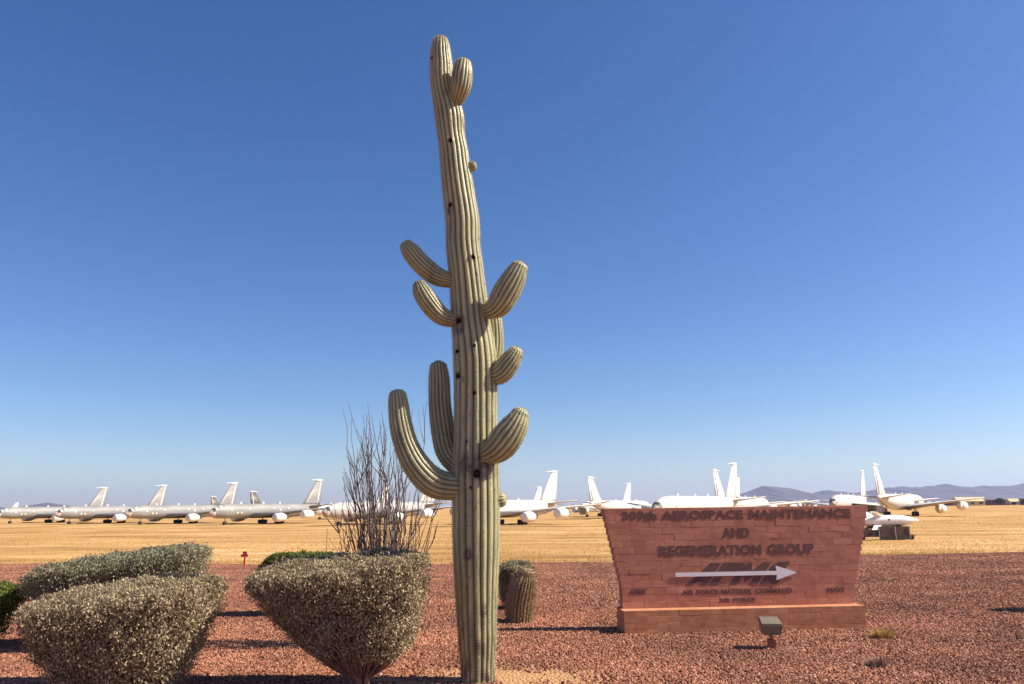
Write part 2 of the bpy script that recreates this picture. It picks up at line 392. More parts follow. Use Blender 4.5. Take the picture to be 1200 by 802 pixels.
def ribbed(name, path, nribs, depth, matname, parent, step=.016, per=10, holes=(), scars=(), seed=0, dome=True, wob=.55, spine_len=.03, spine_mat='spine', nsp=6, sp_step=.03, dark_low=0):
    path = np.asarray(path, float)
    length = np.linalg.norm(np.diff(path[:, :3], axis=0), axis=1).sum()
    P = catmull(path, max(8, int(length/step)))
    if dome:
        t = P[-1, :3]-P[-2, :3]; t /= np.linalg.norm(t); r = P[-1, 3]; base = P[-1, :3].copy()
        ext = [np.append(base+t*r*.75*math.sin(a), r*math.cos(a)) for a in np.linspace(0, math.pi/2*.97, 8)[1:]]
        P = np.vstack([P, ext])
    n = len(P); M = nribs*per
    T = np.gradient(P[:, :3], axis=0); T /= np.linalg.norm(T, axis=1)[:, None]
    a = np.cross(T[0], [0.0, 1, 0]); a = a/np.linalg.norm(a)
    th = np.arange(M)*2*np.pi/M
    V = np.zeros((n, M, 3)); RIB = np.zeros((n, M)); SC = np.zeros((n, M)); ST = []
    L0 = 0
    for i in range(n):
        if i: L0 += np.linalg.norm(P[i, :3]-P[i-1, :3])
        a = a - T[i]*a.dot(T[i]); a /= np.linalg.norm(a); bb = np.cross(T[i], a)
        w_ = wob*np.array([vnoise(L0*1.1+seed*17.3, k*1.7+seed) - .5 for k in range(nribs)])
        ww = np.interp(np.arange(M)/per, np.arange(nribs+1), np.append(w_, w_[0]))
        ph = nribs*th/2
        c = np.abs(np.cos(ph))**.40
        dp = depth*(1+ww*.8)
        rad = P[i, 3]*(1-dp*(1-c))*(1+.035*(vnoise(L0*2.2+seed, np.cos(th)*1.5+9)-.5)+.02*(vnoise(L0*6+seed, th*nribs/6.283)-.5))
        tt = th + ww*.5*2*np.pi/nribs
        V[i] = P[i, :3] + rad[:, None]*(np.cos(tt)[:, None]*a + np.sin(tt)[:, None]*bb)
        RIB[i] = c
        if i == 0 or (L0-ST[-1][1]) > sp_step: ST.append((i, L0))
    A = np.repeat(np.eye(1), 1)
    for (hx, hz, hr, hd) in holes:      # real cavities pecked into the side that faces -Y
        d = np.hypot(V[:, :, 0]-hx, (V[:, :, 2]-hz)*.85); ctr = P[:, 1][:, None]
        front = V[:, :, 1] < ctr
        f = np.clip((hr-d)/(hr*.35), 0, 1)*front
        V[:, :, 1] += f*hd
        lip = np.exp(-((d-hr*1.15)/(hr*.25))**2)*front; V[:, :, 1] -= lip*.012
        SC = np.maximum(SC, np.clip((hr*1.7-d)/(hr*.6), 0, 1)*front)
    for (hx, hz, rx, rz) in scars:
        d = np.hypot((V[:, :, 0]-hx)/rx, (V[:, :, 2]-hz)/rz); front = V[:, :, 1] < P[:, 1][:, None]
        SC = np.maximum(SC, np.clip((1.1-d)/.5, 0, 1)*front*(.3+.9*vnoise(V[:, :, 0]*25, V[:, :, 2]*25)))
    if dark_low:
        SC = np.maximum(SC, np.clip(1-V[:, :, 2]/dark_low, 0, 1)*1.6*vnoise(V[:, :, 0]*14+7, V[:, :, 2]*7+V[:, :, 1]*14)-.1)
    VV = V.reshape(-1, 3); i = np.arange(n-1)[:, None]*M; j = np.arange(M)[None]; j2 = (j+1) % M
    Fq = np.stack([i+j, i+j2, i+M+j2, i+M+j], -1).reshape(-1, 4)
    me = np_mesh(name, VV, Fq)
    me.attributes.new('rib', 'FLOAT', 'POINT').data.foreach_set('value', RIB.astype(np.float32).ravel())
    me.attributes.new('scar', 'FLOAT', 'POINT').data.foreach_set('value', np.clip(SC, 0, 1).astype(np.float32).ravel())
    o = link(name, me, MATS[matname], parent, True)
    # spine clusters on the rib crests
    pts = []; nor = []
    for (ii, _) in ST:
        if ii < 2: continue
        for k in range(nribs):
            jj = (k*per) % M
            p = V[ii, jj]; nn = p-P[ii, :3]; nn = nn/np.linalg.norm(nn); pts.append(p); nor.append(nn)
    pts = np.repeat(np.array(pts), nsp, 0); nor = np.repeat(np.array(nor), nsp, 0); K = len(pts)
    d = nor + rng.normal(0, .75, (K, 3)); d /= np.linalg.norm(d, axis=1)[:, None]
    sd = np.cross(d, rng.normal(0, 1, (K, 3))); sd = sd/np.linalg.norm(sd, axis=1)[:, None]*.003
    ln = spine_len*rng.uniform(.5, 1.2, K)
    pp = pts[::nsp]; nn_ = nor[::nsp]; e1 = np.cross(nn_, [0, 0, 1.0]); e1 /= np.maximum(np.linalg.norm(e1, axis=1), 1e-6)[:, None]; e2 = np.cross(nn_, e1); q_ = .0075
    pad = np.stack([pp+nn_*.002-e1*q_, pp+nn_*.004-e2*q_, pp+nn_*.002+e1*q_, pp+nn_*.002-e1*q_, pp+nn_*.002+e1*q_, pp+nn_*.004+e2*q_], 1).reshape(-1, 3)
    VS = np.stack([pts-sd-nor*.004, pts+sd-nor*.004, pts+d*ln[:, None]], 1).reshape(-1, 3)
    VS = np.vstack([VS, pad])
    s = link('spines', np_mesh('spines', VS, np.arange(len(VS)).reshape(-1, 3), 3), MATS[spine_mat], o); tag(s, kind='stuff')
    return o

CY = 10.543
sag = empty('saguaro_cactus', (-.48, CY, 0))
tag(sag, 'tall leaning saguaro cactus with many short upturned arms beside the sage bush', 'cactus')
OFF = np.array([-.48, CY, 0])
trunk = [(-.48,-.12,.235),(-.48,.0,.225),(-.479,.205,.222),(-.485,.516,.249),(-.496,1.044,.274),(-.502,1.585,.305),(-.502,2.137,.321),(-.508,2.702,.319),(-.509,3.28,.299),(-.509,3.872,.302),(-.521,4.234,.304),(-.575,4.725,.275),(-.607,5.098,.261),(-.645,5.479,.251),(-.689,5.864,.247),(-.702,6.255,.248),(-.754,6.652,.237),(-.806,7.056,.226),(-.833,7.328,.215),(-.873,7.602,.203),(-.901,7.88,.218),(-.941,8.09,.205),(-.994,8.302,.18),(-1.022,8.515,.181),(-1.03,8.73,.175),(-1.046,8.947,.162),(-1.047,9.091,.142),(-1.048,9.175,.118)]
def loc_path(P, y0=0.0, dy=None):
    out = []
    for i, (x, z, r) in enumerate(P):
        yy = (dy[i] if dy is not None else y0)
        out.append((x-OFF[0], yy, z, r))
    return out
hl = [(-.872, 7.437, .036, .13), (-.865, 6.441, .034, .13), (-.54, 5.644, .036, .13), (-.732, 4.726, .045, .14), (-.754, 4.297, .026, .1), (-.74, 3.958, .036, .12), (-.515, 3.705, .026, .1), (-.515, 4.355, .022, .09), (-.479, 2.633, .06, .15), (-1.168, 8.847, .024, .08), (-.56, 2.45, .02, .05), (-.62, 3.05, .018, .05)]
hl = [(x-OFF[0], z, r*.8, d) for x, z, r, d in hl]
sc = [(-.44-OFF[0], 2.72, .26, .20), (-.732-OFF[0], 4.66, .11, .16), (-.86-OFF[0], 6.37, .07, .1), (-.64-OFF[0], 2.75, .10, .18), (-.6-OFF[0], 1.6, .07, .1), (-.40-OFF[0], .9, .06, .12)]
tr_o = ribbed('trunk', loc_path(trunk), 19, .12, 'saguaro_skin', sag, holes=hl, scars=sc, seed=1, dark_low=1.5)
ARMS = [
 ('L1', [(-.84,5.354,.10),(-1.065,5.419,.134),(-1.275,5.587,.141),(-1.425,5.768,.13),(-1.495,5.862,.10)], [-.02,-.05,-.07,-.08,-.08]),
 ('L2', [(-.80,4.764,.10),(-.986,4.815,.127),(-1.133,4.966,.14),(-1.244,5.143,.13),(-1.285,5.235,.10)], [-.06,-.13,-.18,-.2,-.2]),
 ('L3', [(-.70,2.46,.17),(-1.033,2.513,.196),(-1.267,2.72,.186),(-1.422,2.998,.163),(-1.51,3.29,.153),(-1.551,3.584,.135),(-1.563,3.69,.118)], [-.05,-.12,-.16,-.18,-.18,-.18,-.18]),
 ('L4', [(-.72,2.70,.13),(-.898,2.935,.160),(-.97,3.226,.169),(-1.021,3.579,.159),(-1.037,3.96,.149),(-1.051,4.15,.122)], [.1,.16,.2,.22,.22,.22]),
 ('R0', [(-.80,8.10,.09),(-.73,8.27,.150),(-.705,8.45,.158),(-.69,8.60,.138),(-.683,8.65,.12)], [-.08,-.2,-.22,-.22,-.22]),
 ('R1', [(-.37,4.87,.10),(-.195,4.90,.160),(-.082,5.07,.186),(.03,5.27,.168),(.105,5.43,.126)], [-.12,-.3,-.34,-.36,-.36]),
 ('R1b', [(-.40,4.10,.12),(-.30,4.25,.14),(-.262,4.475,.144),(-.274,4.784,.138),(-.297,5.033,.115),(-.303,5.08,.10)], [.2,.28,.3,.3,.3,.3]),
 ('R2', [(-.36,4.0,.10),(-.185,3.99,.148),(-.055,4.125,.150),(.03,4.25,.122),(.045,4.28,.11)], [-.02,-.10,-.13,-.14,-.14]),
 ('R3', [(-.39,2.87,.11),(-.205,2.945,.186),(-.087,3.08,.210),(.033,3.26,.175),(.098,3.395,.122)], [-.14,-.32,-.36,-.38,-.38]),
 ('B1', [(-.66,7.09,.05),(-.60,7.095,.068),(-.545,7.10,.070)], [-.02,-.04,-.04]),
 ('B2', [(-.27,2.285,.08),(-.20,2.29,.105),(-.165,2.295,.10)], [.02,.03,.03])]
for i, (nm, P, dy) in enumerate(ARMS):
    bud = nm[0] == 'B'
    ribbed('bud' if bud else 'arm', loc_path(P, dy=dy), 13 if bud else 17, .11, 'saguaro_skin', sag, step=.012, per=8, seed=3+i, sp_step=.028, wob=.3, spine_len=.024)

bar = empty('barrel_cactus', (.12, 15.6, float(terrain(.12, 15.6))))
tag(bar, 'squat ribbed barrel cactus with tan spines, right of the saguaro foot', 'cactus')
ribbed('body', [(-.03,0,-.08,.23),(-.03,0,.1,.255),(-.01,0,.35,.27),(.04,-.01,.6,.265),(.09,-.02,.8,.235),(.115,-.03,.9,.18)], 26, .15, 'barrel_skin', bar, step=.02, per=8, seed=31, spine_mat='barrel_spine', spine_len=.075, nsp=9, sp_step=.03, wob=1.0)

# ------------------------------------------------------------------ shrubs
def leaf_quads(C, Nrm, size, up_bias=.0):
    K = len(C)
    d = Nrm + rng.normal(0, .85, (K, 3)) + np.array([0, 0, up_bias]); d /= np.linalg.norm(d, axis=1)[:, None]
    s = np.cross(d, rng.normal(0, 1, (K, 3))); s /= np.linalg.norm(s, axis=1)[:, None]
    n = np.cross(d, s)
    L_ = size*rng.uniform(.6, 1.3, K)[:, None]; W_ = L_*.62
    V = np.stack([C-d*L_*.5, C+s*W_*.5+n*L_*.08, C+d*L_*.5, C-s*W_*.5+n*L_*.08], 1).reshape(-1, 3)
    return V, np.arange(4*K).reshape(-1, 4)

def sprig_quads(C, Nrm, size):
    K = len(C)
    d = np.array([0, 0, .75]) + Nrm*.35 + rng.normal(0, .55, (K, 3)); d /= np.linalg.norm(d, axis=1)[:, None]
    s = np.cross(d, Nrm + rng.normal(0, .5, (K, 3))); s /= np.linalg.norm(s, axis=1)[:, None]
    n = np.cross(s, d)
    L_ = size*rng.uniform(.6, 1.4, K)[:, None]; W_ = L_*.55
    V = np.stack([C-d*L_*.5, C+s*W_*.5+n*L_*.08, C+d*L_*.5, C-s*W_*.5+n*L_*.08], 1).reshape(-1, 3)
    return V, np.arange(4*K).reshape(-1, 4)

def shrub_points(K, hw, hd, z0, z1, base, pw=3.0, tilt=(0, 0), inner=.35, seed=0, lump=.10, flare=.8, lean=0.0, rnd=.12, gap=.40, low=.45):
    """points in a clipped shrub : super-elliptic plan that narrows to its foot, nearly flat top, gaps between sprays"""
    out = []; nor = []
    need = K
    while need > 0:
        k = int(need*3)+400
        u = rng.random(k); shell = np.where(rng.random(k) < 1-inner, rng.beta(7, 1.3, k), rng.random(k)**.5)
        top = rng.random(k) < .36
        an = rng.uniform(0, 2*np.pi, k)
        zz = np.where(top, 1-(1-shell)*.5, u**.8)
        rr = np.where(top, np.sqrt(rng.random(k)), shell)
        f = base + (1-base)*np.clip(zz, 0, 1)**flare
        ed = np.clip((zz-.84)/.16, 0, 1); f = f*(1-.10*ed**2)
        ce, se = np.cos(an), np.sin(an)
        q = (np.abs(ce)**pw + np.abs(se)**pw)**(-1/pw)
        lm = 1 + lump*(vnoise(an*2.2+seed*9, zz*4+seed)-.5)*2 + .05*(vnoise(an*11+seed, zz*11)-.5)*2 + .035*rng.normal(0, 1, k)
        x = ce*q*f*rr*hw*lm; y = se*q*f*rr*hd*lm
        zt = z1 + tilt[0]*x + tilt[1]*y + .10*(vnoise(x*4+seed*3, y*4)-.5) + .05*(vnoise(x*13, y*13+seed)-.5) - rnd*rr**5
        stray = rng.random(k) < .04
        z = z0 + (zt-z0)*zz + np.where(stray & top, rng.random(k)**1.5*.10, 0)
        x = x - lean*zz
        cl = .5*vnoise(x*8+seed, z*8+y*3) + .5*vnoise(y*8+3*seed, z*8-x*3)     # sprays and holes
        keep = (cl + .55*rng.random(k) > gap + .13*(1-zz)) & (rng.random(k) < low + (1-low)*np.clip(zz*1.7, 0, 1))
        nn = np.stack([ce/hw*np.where(top, .15, 1), se/hd*np.where(top, .15, 1), np.where(top, 1.2, .15)], -1); nn /= np.linalg.norm(nn, axis=1)[:, None]
        out.append(np.stack([x, y, z], -1)[keep]); nor.append(nn[keep]); need -= int(keep.sum())
    return np.concatenate(out)[:K], np.concatenate(nor)[:K]

def shrub(name, label, cat, loc, rz, K, size, mat, shape, nstem=9, ntwig=260, group=None, seed=0):
    root = empty(name, loc, rz); tag(root, label, cat, group)
    C, Nn = shrub_points(K, seed=seed, **shape)
    V, Fq = sprig_quads(C, Nn, size)
    fo = link('foliage', np_mesh('foliage', V, Fq), MATS[mat], root)
    hw, hd, z1, base = shape['hw'], shape['hd'], shape['z1'], shape['base']
    for i in range(nstem):
        an = 2*math.pi*(i+random.random()*.6)/nstem; e = random.uniform(.45, .8)
        p = []
        for t in np.linspace(0, 1, 7):
            rr = .04 + e*t**1.15; p.append((math.cos(an)*hw*rr - shape.get('lean', 0)*.85*t + random.gauss(0, .012), math.sin(an)*hd*rr+random.gauss(0, .012), -.05+z1*.85*t))
        MB().tube(p, [.027*(1-.7*t) + .004 for t in np.linspace(0, 1, 7)], 6).build('stem', MATS['twig'], root, True)
    mb = MB(); tc_, tn_ = shrub_points(ntwig, seed=seed, **{**shape, 'inner': .2})
    for q in tc_:
        q = Vector(q); s0 = Vector((q.x*.25, q.y*.25, max(.05, q.z*.35))); mid = s0.lerp(q, .5) + Vector((random.gauss(0, .03), random.gauss(0, .03), -.03))
        q2 = Vector((q.x*1.03, q.y*1.03, q.z*1.01)); mb.tube([s0, mid, q2], [.008, .006, .003], 3, False)
    tw = mb.build('twigs', MATS['twig'], root); tag(tw, kind='stuff')
    return root

shrub('sage_bush', 'broad grey clipped sage bush nearest the camera at the lower left', 'bush', (-4.66, 9.74, 0), R(6), 130000, .028, 'sage_leaf',
      dict(hw=1.11, hd=.96, z0=.05, z1=1.33, base=.48, pw=2.6, tilt=(.10, .04), flare=.55, lump=.06, rnd=.09, low=.3), ntwig=3200, seed=1)
shrub('sage_bush', 'cup shaped clipped sage bush in front of the ocotillo, left of the saguaro', 'bush', (-1.88, 10.12, 0), R(4), 130000, .029, 'sage_leaf',
      dict(hw=1.13, hd=.78, z0=.34, z1=1.58, base=.24, pw=2.8, tilt=(.09, .10), flare=.46, lump=.06, lean=.36, rnd=.07, low=.22), nstem=15, ntwig=3200, seed=2)
shrub('sage_bush', 'long clipped sage hedge bush behind the nearest lower left bush', 'bush', (-6.70, 13.5, 0), R(8), 90000, .034, 'greygreen_leaf',
      dict(hw=1.46, hd=.85, z0=.05, z1=1.48, base=.58, pw=3.0, tilt=(.13, .05), flare=.8, lump=.06, rnd=.07), ntwig=1800, seed=3)
shrub('green_bush', 'bright green low bush cut by the left edge of the picture', 'bush', (-9.1, 13.4, 0), 0, 26000, .042, 'green_leaf',
      dict(hw=.95, hd=.8, z0=.05, z1=1.02, base=.5, pw=2.3), seed=4)
shrub('green_bush', 'green bush peeking over the cup shaped sage bush', 'bush', (-4.55, 17.0, 0), 0, 22000, .045, 'green_leaf',
      dict(hw=.95, hd=.5, z0=.05, z1=1.30, base=.4, pw=2.0, tilt=(.05, 0), flare=.7, rnd=.28), seed=5)
shrub('grey_green_bush', 'small grey green bush standing behind the barrel cactus', 'bush', (.02, 17.6, 0), 0, 14000, .042, 'greygreen_leaf',
      dict(hw=.42, hd=.4, z0=.02, z1=1.0, base=.7, pw=2.4), nstem=5, ntwig=120, seed=6)
shrub('green_bush', 'low bush just outside the right edge, only its shadow in view', 'bush', (11.7, 16.3, float(terrain(11.7, 16.3))), 0, 12000, .05, 'green_leaf',
      dict(hw=.72, hd=.42, z0=.02, z1=1.36, base=.4, pw=2.4), nstem=5, ntwig=80, seed=7)

# ocotillo : wands from one crown
oc = empty('ocotillo_plant', (-2.15, 13.25, 0)); tag(oc, 'leafless ocotillo with many thin grey wands fanning up behind the sage bush', 'ocotillo')
for i in range(84):
    an = random.uniform(0, 2*math.pi); q = random.random()
    lean = .05 + .36*q**1.3; H = (4.2-1.9*q)*random.uniform(.66, 1.0)
    if i < 16: lean = random.uniform(.02, .17); H = random.uniform(3.3, 4.15)
    sx, sy = math.cos(an)*(1.25 if math.cos(an) > 0 else 1), math.sin(an)*.7
    p = []; wob = [random.gauss(0, .028) for _ in range(24)]
    b0 = Vector((sx*random.uniform(.02, .16), sy*random.uniform(.02, .16), -.05))
    for k in range(12):
        t = k/11; out = lean*H*(t*1.15 - .15*t*t)
        p.append(b0 + Vector((sx*out - .035*H*t + wob[k]*t*1.4, sy*out + wob[k+12]*t*1.4, H*t)))
    mb = MB().tube(p, [(.0155-.012*(k/11)) for k in range(12)], 5)
    for _ in range(random.randint(1, 4)):           # forks and short side shoots
        k = random.randint(4, 9); d = (p[k+1]-p[k]).normalized() + Vector((random.gauss(0, .32), random.gauss(0, .32), 0)); ln = random.uniform(.3, 1.0)*(.5 if k < 6 else 1)
        e1 = p[k]+d.normalized()*ln*.5; e2 = e1 + (d.normalized()+Vector((random.gauss(0, .12), random.gauss(0, .12), .35))).normalized()*ln*.5
        mb.tube([p[k], e1, e2], [.010, .007, .003], 4)
    for _ in range(26):                              # thorns and dry leaf stubs
        k = random.randint(1, 10); q0 = p[k].lerp(p[k+1] if k < 11 else p[k], random.random()); d = Vector((random.gauss(0, 1), random.gauss(0, 1), .4)).normalized()*random.uniform(.02, .05)
        mb.add([q0, q0+Vector((.004, 0, .008)), q0+d], [(0, 1, 2)])
    mb.build('wand', MATS['ocotillo_bark'], oc)

# small dry tufts on the gravel
for (x, y, s, lab, kk) in [(6.1, 13.45, .20, 'dry straw tuft on the gravel right of the sign plinth', 150), (4.92, 11.15, .17, 'small dark dry tuft on the gravel in front of the sign', 90)]:
    root = empty('dry_tuft', (x, y, float(terrain(x, y))+.02)); tag(root, lab, 'tuft', 'dry tufts on the gravel')
    z = np.zeros(kk); V, Fq = blades(rng.normal(0, s*.35, kk), rng.normal(0, s*.3, kk), z, np.full(kk, s*.75), 3, 1.3)
    link('blades', np_mesh('blades', V, Fq, 3), MATS['twig' if s < .2 else 'dry_grass'], root)
    mb = MB()
    for _ in range(40):
        a_ = random.uniform(0, 6.28); r_ = random.uniform(.2, 1)*s
        mb.tube([(0, 0, 0), (math.cos(a_)*r_*.5, math.sin(a_)*r_*.5, s*.18), (math.cos(a_)*r_, math.sin(a_)*r_, s*.12)], [.006, .005, .002], 3, False)
    mb.build('twigs', MATS['twig'], root)

# ------------------------------------------------------------------ sign
sign = empty('brick_sign', (1.90, 14.07, 0)); tag(sign, 'wide flared brown brick sign wall on a plinth with dark lettering and white arrow', 'sign')
a_, t_ = R(4.5), R(.15)
ex = Vector((math.cos(a_)*math.cos(t_), math.sin(a_)*math.cos(t_), math.sin(t_))); ey = Vector((-math.sin(a_), math.cos(a_), 0)); ez = ex.cross(ey)
sign.rotation_euler = Matrix((ex, ey, ez)).transposed().to_euler(); sign.scale = (.988, 1, 1)

def brick_mesh(l, d, h, seed, mat='sign_block'):
    bm = bmesh.new(); bmesh.ops.create_cube(bm, size=1)
    for v in bm.verts: v.co = Vector((v.co.x*l, v.co.y*d, v.co.z*h))
    bmesh.ops.bevel(bm, geom=bm.edges[:], offset=.003, segments=1, affect='EDGES')
    rr_ = random.Random(seed)
    for v in bm.verts: v.co += Vector((rr_.gauss(0, .0010), rr_.gauss(0, .0007), rr_.gauss(0, .0010)))
    me = bpy.data.meshes.new('brick'); bm.to_mesh(me); bm.free(); me.materials.append(MATS[mat]); return me
BL = .40; J = .005
_bc = {}
def brick(s0, s1, y0, y1, z0, z1, parent, mat='sign_block'):
    l = round(s1-s0-J, 3); key = (l, round(y1-y0, 3), round(z1-z0, 3), random.randint(0, 3), mat)
    if key not in _bc: _bc[key] = brick_mesh(l, y1-y0, z1-z0-J, len(_bc), mat)
    o = bpy.data.objects.new('brick', _bc[key]); col.objects.link(o); o.parent = parent
    o.location = ((s0+s1)/2, (y0+y1)/2 + random.gauss(0, .0006), (z0+z1)/2); o.rotation_euler = (0, 0, random.gauss(0, .0008))
NCW, ZP, ZT = 15, .405, 2.145
CH = (ZT-ZP)/NCW
WY0, WY1 = .30, .56
core = MB()
for c in range(NCW):
    z0 = ZP+c*CH; z1 = z0+CH; f = c/(NCW-1)
    s0 = .05 - .284*max(0, (f-.2)/.8); s1 = 4.385 + .45*f
    core.box((s0+.003, WY0+.003, z0+.0005*c), (s1-.003, WY1-.003, z1+.0005*c-(.003 if c == NCW-1 else 0)))
    x = s0; first = True
    while x < s1-.02:
        l = BL*(.5 if (first and c % 2) else 1) + (random.uniform(-.01, .01)); nx = min(x+l, s1)
        if s1-nx < .12: nx = s1
        brick(x, nx, WY0, WY1, z0, z1, sign); x = nx; first = False
CP = ZP/4
PS1 = 4.43; PD = .60
core.box((.003, .003, -.25), (PS1-.003, PD-.003, ZP-.003))
for c in range(-1, 4):
    z0 = c*CP; x = 0; first = True
    while x < PS1-.02:
        l = BL*(.5 if (first and c % 2) else 1); nx = min(x+l, PS1)
        if PS1-nx < .12: nx = PS1
        brick(x, nx, 0, .2, z0, z0+CP, sign, 'plinth_block'); x = nx; first = False
    brick(PS1-.2, PS1, .2, .6, z0, z0+CP, sign, 'plinth_block')
    brick(0, .2, .2, .6, z0, z0+CP, sign, 'plinth_block')
    if c == 3:
        x = .2
        while x < PS1-.22:
            nx = min(x+.4, PS1-.2); brick(x, nx, .2, .298, z0, z0+CP, sign, 'plinth_block'); x = nx
core.build('mortar_core', MATS['mortar'], sign)

def lettering(txt, s0, s1, zb, cap, bold=.012, depth=.0022, shear=0, matname='letter_metal', label=None, proud=.0):
    cu = bpy.data.curves.new('lettering', 'FONT'); cu.body = txt; cu.size = 1; cu.extrude = .5; cu.offset = bold/cap*.72; cu.shear = shear; cu.resolution_u = 3
    cu.space_character = 1.04; cu.space_word = 1.35
    to = bpy.data.objects.new('tmp_text', cu); col.objects.link(to)
    dg = bpy.context.evaluated_depsgraph_get(); me = bpy.data.meshes.new_from_object(to.evaluated_get(dg))
    bpy.data.objects.remove(to); bpy.data.curves.remove(cu)
    co = np.zeros(len(me.vertices)*3); me.vertices.foreach_get('co', co); co = co.reshape(-1, 3)
    mn, mx_ = co.min(0), co.max(0)
    out = np.empty_like(co)
    out[:, 0] = s0 + (co[:, 0]-mn[0])/(mx_[0]-mn[0])*(s1-s0)
    out[:, 2] = zb + (co[:, 1]-mn[1])/(mx_[1]-mn[1])*cap
    out[:, 1] = WY0 - .002 - proud - depth*.5 - (co[:, 2]/ (abs(co[:, 2]).max()))*depth*.5
    me.vertices.foreach_set('co', out.ravel()); me.update()
    bm = bmesh.new(); bm.from_mesh(me); bmesh.ops.recalc_face_normals(bm, faces=bm.faces[:]); bm.to_mesh(me); bm.free()
    me.materials.clear()
    o = link('lettering', me, MATS[matname], sign)
    if label: o['label'] = label
    return o
lettering('309th AEROSPACE MAINTENANCE', .105, 4.49, 1.93, .165, .010, label='top line of dark raised letters')
lettering('AND', 1.98, 2.50, 1.60, .175, .011)
lettering('REGENERATION GROUP', .775, 3.715, 1.29, .185, .011)
lettering('AIR FORCE MATERIEL COMMAND', 1.16, 3.23, .612, .088, .005)
lettering('AIR FORCE', 1.83, 2.52, .470, .075, .005)
lettering('ARMY', .185, .52, .642, .09, .006)
lettering('NAVY', 3.90, 4.25, .605, .09, .006)
# slanted block emblem letters A F M C (stencilled)
def emblem():
    z0, z1 = .78, 1.16; sh = .30/.38     # slope of the slant
    ln = lambda polys: polys
    H = z1-z0
    polys = []
    def P(pts): polys.append([(1.23 + x*1.08 + sh*y*H, z0 + y*H) for x, y in pts])
    # A : left leg, right leg, bar
    P([(0, 0), (.13, 0), (.235, .62), (.235, 1), (.18, 1)]); P([(.24, 0), (.37, 0), (.37, 1), (.24, 1)]); P([(.115, .15), (.236, .15), (.236, .40), (.165, .40)])
    # F
    P([(.40, 0), (.55, 0), (.55, .36), (.40, .36)]); P([(.40, .38), (.72, .38), (.72, .62), (.40, .62)]); P([(.40, .64), (.80, .64), (.80, 1), (.40, 1)])
    # M
    P([(.76, 0), (.90, 0), (.90, 1), (.84, 1), (.76, .55)]); P([(.905, .35), (1.0, .1), (1.0, .62), (.905, 1)]); P([(1.005, .1), (1.10, .35), (1.10, 1), (1.005, .62)]); P([(1.105, 0), (1.25, 0), (1.25, 1), (1.105, 1)])
    # C
    P([(1.29, 0), (1.43, 0), (1.43, 1), (1.37, 1), (1.29, .8)]); P([(1.435, 0), (1.60, 0), (1.60, .36), (1.435, .36)]); P([(1.435, .66), (1.58, .66), (1.58, 1), (1.435, 1)])
    mb = MB(); y1 = WY0-.002; y0 = y1-.002
    for pl in polys:
        n_ = len(pl); mb.add([(x, y0, z) for x, z in pl]+[(x, y1, z) for x, z in pl], [tuple(range(n_)), tuple(range(2*n_-1, n_-1, -1))]+[(i, (i+1) % n_, n_+(i+1) % n_, n_+i) for i in range(n_)])
    o = mb.build('emblem_lettering', MATS['letter_metal'], sign); o['label'] = 'large slanted dark block letters behind the arrow'
emblem()
mb = MB(); za = .965; ya = WY0-.010
pl = [(1.05, za-.033), (2.955, za-.033), (2.94, za-.125), (3.35, za+.002), (2.94, za+.130), (2.955, za+.037), (1.05, za+.037)]
n_ = len(pl); mb.add([(x, ya-.007, z) for x, z in pl]+[(x, ya, z) for x, z in pl], [(0, 1, 5, 6), (1, 2, 3), (1, 3, 5), (3, 4, 5), (7, 13, 12, 8), (8, 10, 9), (8, 12, 10), (10, 12, 11)]+[(i, (i+1) % n_, n_+(i+1) % n_, n_+i) for i in range(n_)])
ar = mb.build('arrow', MATS['arrow_white'], sign); ar['label'] = 'white arrow pointing right'
for s_ in (1.3, 2.4): MB().box((s_-.02, ya, za-.02), (s_+.02, WY0-.004, za+.02)).build('standoff', MATS['dark_metal'], ar)

# floodlight in front of the sign
lx, ly = 3.97, 12.6; lz = float(terrain(lx, ly))
fl = empty('flood_light', (lx, ly, lz+.0), R(-8)); tag(fl, 'bronze box flood light on a short post in front of the sign', 'floodlight')
MB().box((-.055, -.05, -.05), (.055, .05, .16)).build('junction_box', MATS['rust_box'], fl)
MB().tube([(0, 0, .155), (0, 0, .225)], .022, 10).build('stem', MATS['rust_box'], fl)
MB().box((-.03, -.02, .215), (.03, .02, .245)).build('knuckle', MATS['dark_metal'], fl)
hd_ = MB().hexa([(-.135,-.12,.235),(.135,-.12,.235),(.15,.10,.245),(-.15,.10,.245),(-.165,-.16,.40),(.165,-.16,.40),(.150,.16,.475),(-.150,.16,.475)]).build('housing', MATS['bronze_paint'], fl)
bmm = bmesh.new(); bmm.from_mesh(hd_.data); bmesh.ops.bevel(bmm, geom=bmm.edges[:], offset=.016, segments=2, affect='EDGES'); bmm.to_mesh(hd_.data); bmm.free()
MB().hexa([(-.12,.115,.27),(.12,.115,.27),(.12,.125,.27),(-.12,.125,.27),(-.12,.163,.44),(.12,.163,.44),(.12,.172,.44),(-.12,.172,.44)]).build('lens', MATS['lens_glass'], fl)

